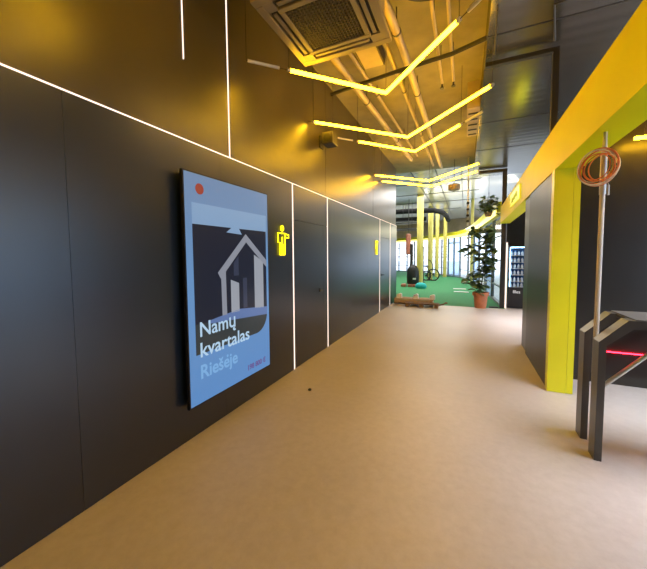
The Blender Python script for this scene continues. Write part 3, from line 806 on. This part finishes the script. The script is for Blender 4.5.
# ------------------------------------------------------------------ pallets at the turf edge
pa = thing('wooden_pallet', 'pale wooden pallet with three white blocks, behind the dark pallet', 'pallet', (0.62, 9.85, 0), 'pallets at the turf edge')
for y in (9.68, 9.84, 10.0): obj('board', B((0.08, 1.24, y, y + .11, .17, .195)), 'wood', pa)
for x in (.10, .62, 1.12): obj('bearer', B((x, x + .10, 9.66, 10.13, .05, .17)), 'wood', pa)
for y in (9.70, 10.0): obj('bottom_board', B((0.08, 1.24, y, y + .09, .025, .05)), 'woodd', pa)
obj('front_board', B((0.10, 1.22, 9.635, 9.658, .075, .168)), 'wood', pa)
for x in (.16, .66, 1.14):
    bm = bmesh.new(); prism(bm, [(x, .196), (x, .31), (x + .10, .345), (x + .14, .325), (x + .14, .196)], 'y', 9.70, 9.86); obj('white_block', bm, 'cut', pa)
pb = thing('wooden_pallet', 'low dark wooden pallet lying in front of the pale one', 'pallet', (0.95, 9.5, 0), 'pallets at the turf edge')
for y in (9.36, 9.52): obj('board', B((0.45, 1.42, y, y + .11, .10, .125)), 'woodd', pb)
for x in (.48, .88, 1.30): obj('bearer', B((x, x + .10, 9.36, 9.63, .0, .10)), 'woodd', pb)
bm = bmesh.new(); tube(bm, [(1.40, 9.5, .08), (1.52, 9.52, .10), (1.60, 9.55, .15), (1.64, 9.56, .14)], .022, 8); obj('handle', bm, 'woodd', pb)
tag(obj('floor_clip', B((0.475, 0.502, 3.08, 3.105, 0.0, 0.02)), 'rubber'), 'tiny black clip lying alone on the concrete floor', 'clip')

# ------------------------------------------------------------------ gym: round columns, equipment
for (x, y, r, lab) in ((0.09, 15.6, .15, 'round pale yellow column nearest the corridor, by the black machine'), (0.14, 20.0, .15, 'second round yellow column into the gym'),
                       (0.33, 22.5, .12, 'third round yellow column into the gym'), (0.82, 22.8, .12, 'fourth round yellow column, against the glass front'),
                       (2.39, 18.0, .075, 'slim round yellow column behind the potted plant')):
    bm = bmesh.new(); lathe(bm, [(r, 0.0), (r, 4.40)], (x, y, 0), 28)
    tag(obj('round_column', bm, 'column', None, True), lab, 'column', 'round yellow columns of the gym')

mx_ = -0.20
hm = thing('hooded_machine', 'black rounded machine standing on turf beside the nearest round column', 'machine', (mx_, 15.4, 0))
bm = bmesh.new(); lathe(bm, [(.24, .13), (.28, .2), (.29, .5), (.27, .75), (.22, .92), (.13, 1.03), (.01, 1.07)], (mx_, 15.4, 0), 24); obj('hood', bm, 'rubber', hm, True)
obj('label_plate', B((mx_ + .04, mx_ + .18, 15.095, 15.12, .36, .44)), 'white', hm)
for x in (-.40, -.08, .14):
    bm = bmesh.new(); box(bm, mx_ + x - .12, mx_ + x + .10, 15.1, 15.5, 0.0, .135, .03); obj('foot_pad', bm, 'redbrown', hm)
pb_ = thing('hanging_bag', 'reddish-brown hanging bag in front of the far gym windows', 'punching bag', (-0.84, 17.9, 4.4))
bm = bmesh.new(); lathe(bm, [(.05, 1.55), (.13, 1.58), (.14, 2.6), (.12, 2.68), (.03, 2.72)], (-0.84, 17.9, 0), 18); obj('bag_body', bm, 'redbrown', pb_, True)
obj('chain', T([(-.84, 17.9, 2.7), (-.84, 17.9, 4.4)], .012, 6), 'steel', pb_)
up = thing('upright_post', 'thick dark upright standing behind the black machine', 'post', (-.55, 17.2, 0))
obj('post', B((-.62, -.48, 17.12, 17.28, 0.03, 2.12)), 'steel', up); obj('base_plate', B((-.75, -.35, 17.0, 17.4, 0, .03)), 'steel', up)
up = thing('upright_post', 'thin dark upright standing past the nearest round column', 'post', (-.035, 18.0, 0))
obj('post', B((-.06, -.01, 17.97, 18.03, 0.02, 2.0)), 'steel', up); obj('base_plate', B((-.15, .08, 17.88, 18.12, 0, .02)), 'steel', up)
bm = bmesh.new(); blob(bm, (.26, 14.75, .10), (.25, .2, .17), 20, 12, .012)
bmesh.ops.bisect_plane(bm, geom=bm.verts[:] + bm.edges[:] + bm.faces[:], plane_co=(0, 0, 0.0), plane_no=(0, 0, 1), clear_inner=True)
tag(obj('cloth_bag', bm, 'teal', None, True), 'crumpled teal bag on the turf against the black machine', 'bag')
tag(obj('sun_patch', B((1.62, 2.14, 14.9, 15.15, 0.0, .015)), 'mat'), 'thin pale slab painted as a sunlight patch on the turf, the farther of two', 'mat', 'painted sunlight patches on the turf')  # sunlight through the glass, painted as a thin pale slab
tag(obj('sun_patch', B((1.68, 2.24, 13.7, 13.95, 0.0, .015)), 'mat'), 'thin pale slab painted as a sunlight patch on the turf, nearer the potted plant', 'mat', 'painted sunlight patches on the turf')  # nearer patch of painted sunlight, also a thin slab

eb = thing('exercise_bike', 'dark exercise bike with a big wheel, by the second yellow column', 'bike', (0.1, 19.3, 0))
def ring3(cx, cy, cz, r): return [(cx + r * math.cos(a), cy, cz + r * math.sin(a)) for a in [2 * PI * i / 28 for i in range(28)]]
bx, by = .06, 19.3
for (x, r) in ((bx + .32, .33), (bx - .08, .27)):
    w = obj('wheel', T(ring3(x, by, .35 if r > .3 else .29, r), .036, 8, True), 'rubber', eb, True)
    bm = bmesh.new(); cz = .35 if r > .3 else .29
    for i in range(5):
        a = PI * i / 5; tube(bm, [(x - r * math.cos(a), by, cz - r * math.sin(a)), (x + r * math.cos(a), by, cz + r * math.sin(a))], .008, 6)
    tube(bm, [(x, by - .05, cz), (x, by + .05, cz)], .04, 10)
    obj('spokes', bm, 'steel', w)
bm = bmesh.new()
tube(bm, [(bx - .08, by, .29), (bx + .12, by, .55), (bx + .32, by, .35)], .022, 8); tube(bm, [(bx + .12, by, .55), (bx - .05, by, .85)], .02, 8)
tube(bm, [(bx - .25, by, .02), (bx + .5, by, .02)], .03, 8); tube(bm, [(bx + .12, by, .03), (bx + .12, by, .55)], .025, 8); obj('frame', bm, 'steel', eb, True)
bm = bmesh.new(); box(bm, bx - .2, bx + .05, by - .08, by + .08, .84, .90, .025); obj('saddle', bm, 'rubber', eb)
obj('handlebar', T([(bx + .30, by, .55), (bx + .28, by, .95), (bx + .16, by, 1.18), (bx - .02, by, 1.24), (bx - .12, by, 1.2)], .022, 8), 'steel', eb, True)

# dark round ducts and trays under the gym ceiling
for pts, r, lab in (([(-6.0, 19.0, 4.12), (-1, 19.0, 4.12), (.35, 19.2, 4.1), (.8, 19.9, 4.05), (.98, 21.0, 3.95), (1.0, 22.5, 3.85)], .15, 'big black round duct curving over the tops of the gym columns'),
                    ([(-6.0, 18.2, 3.55), (-.3, 18.2, 3.55), (0.05, 18.3, 3.55)], .12, 'black round duct running lower across the gym')):
    du = tag(obj('air_duct', T(pts, r, 14), 'ductblack', None, True), lab, 'duct')
    for x in (-4.5, -1.2): obj('hanger', T([(x, pts[0][1], pts[0][2]), (x, pts[0][1], 4.4)], .012, 6), 'steel', du)
for i, (y, z) in enumerate(((16.5, 3.25), (17.5, 2.95), (20.5, 3.1), (22.0, 3.7))):
    t = thing('cable_tray', 'dark cable tray hung across the gym, %s above the turf' % ['second lowest', 'lowest', 'third lowest', 'highest'][i], 'tray', (-3, y, z), 'cable trays of the gym')
    obj('tray', B((-6.0, -.35, y, y + .15, z, z + .05)), 'steel', t)
    bm = bmesh.new()
    for x in (-5, -2.5, -.6): tube(bm, [(x, y + .075, z), (x, y + .075, 4.4)], .01, 6)
    obj('hanger', bm, 'steel', t)
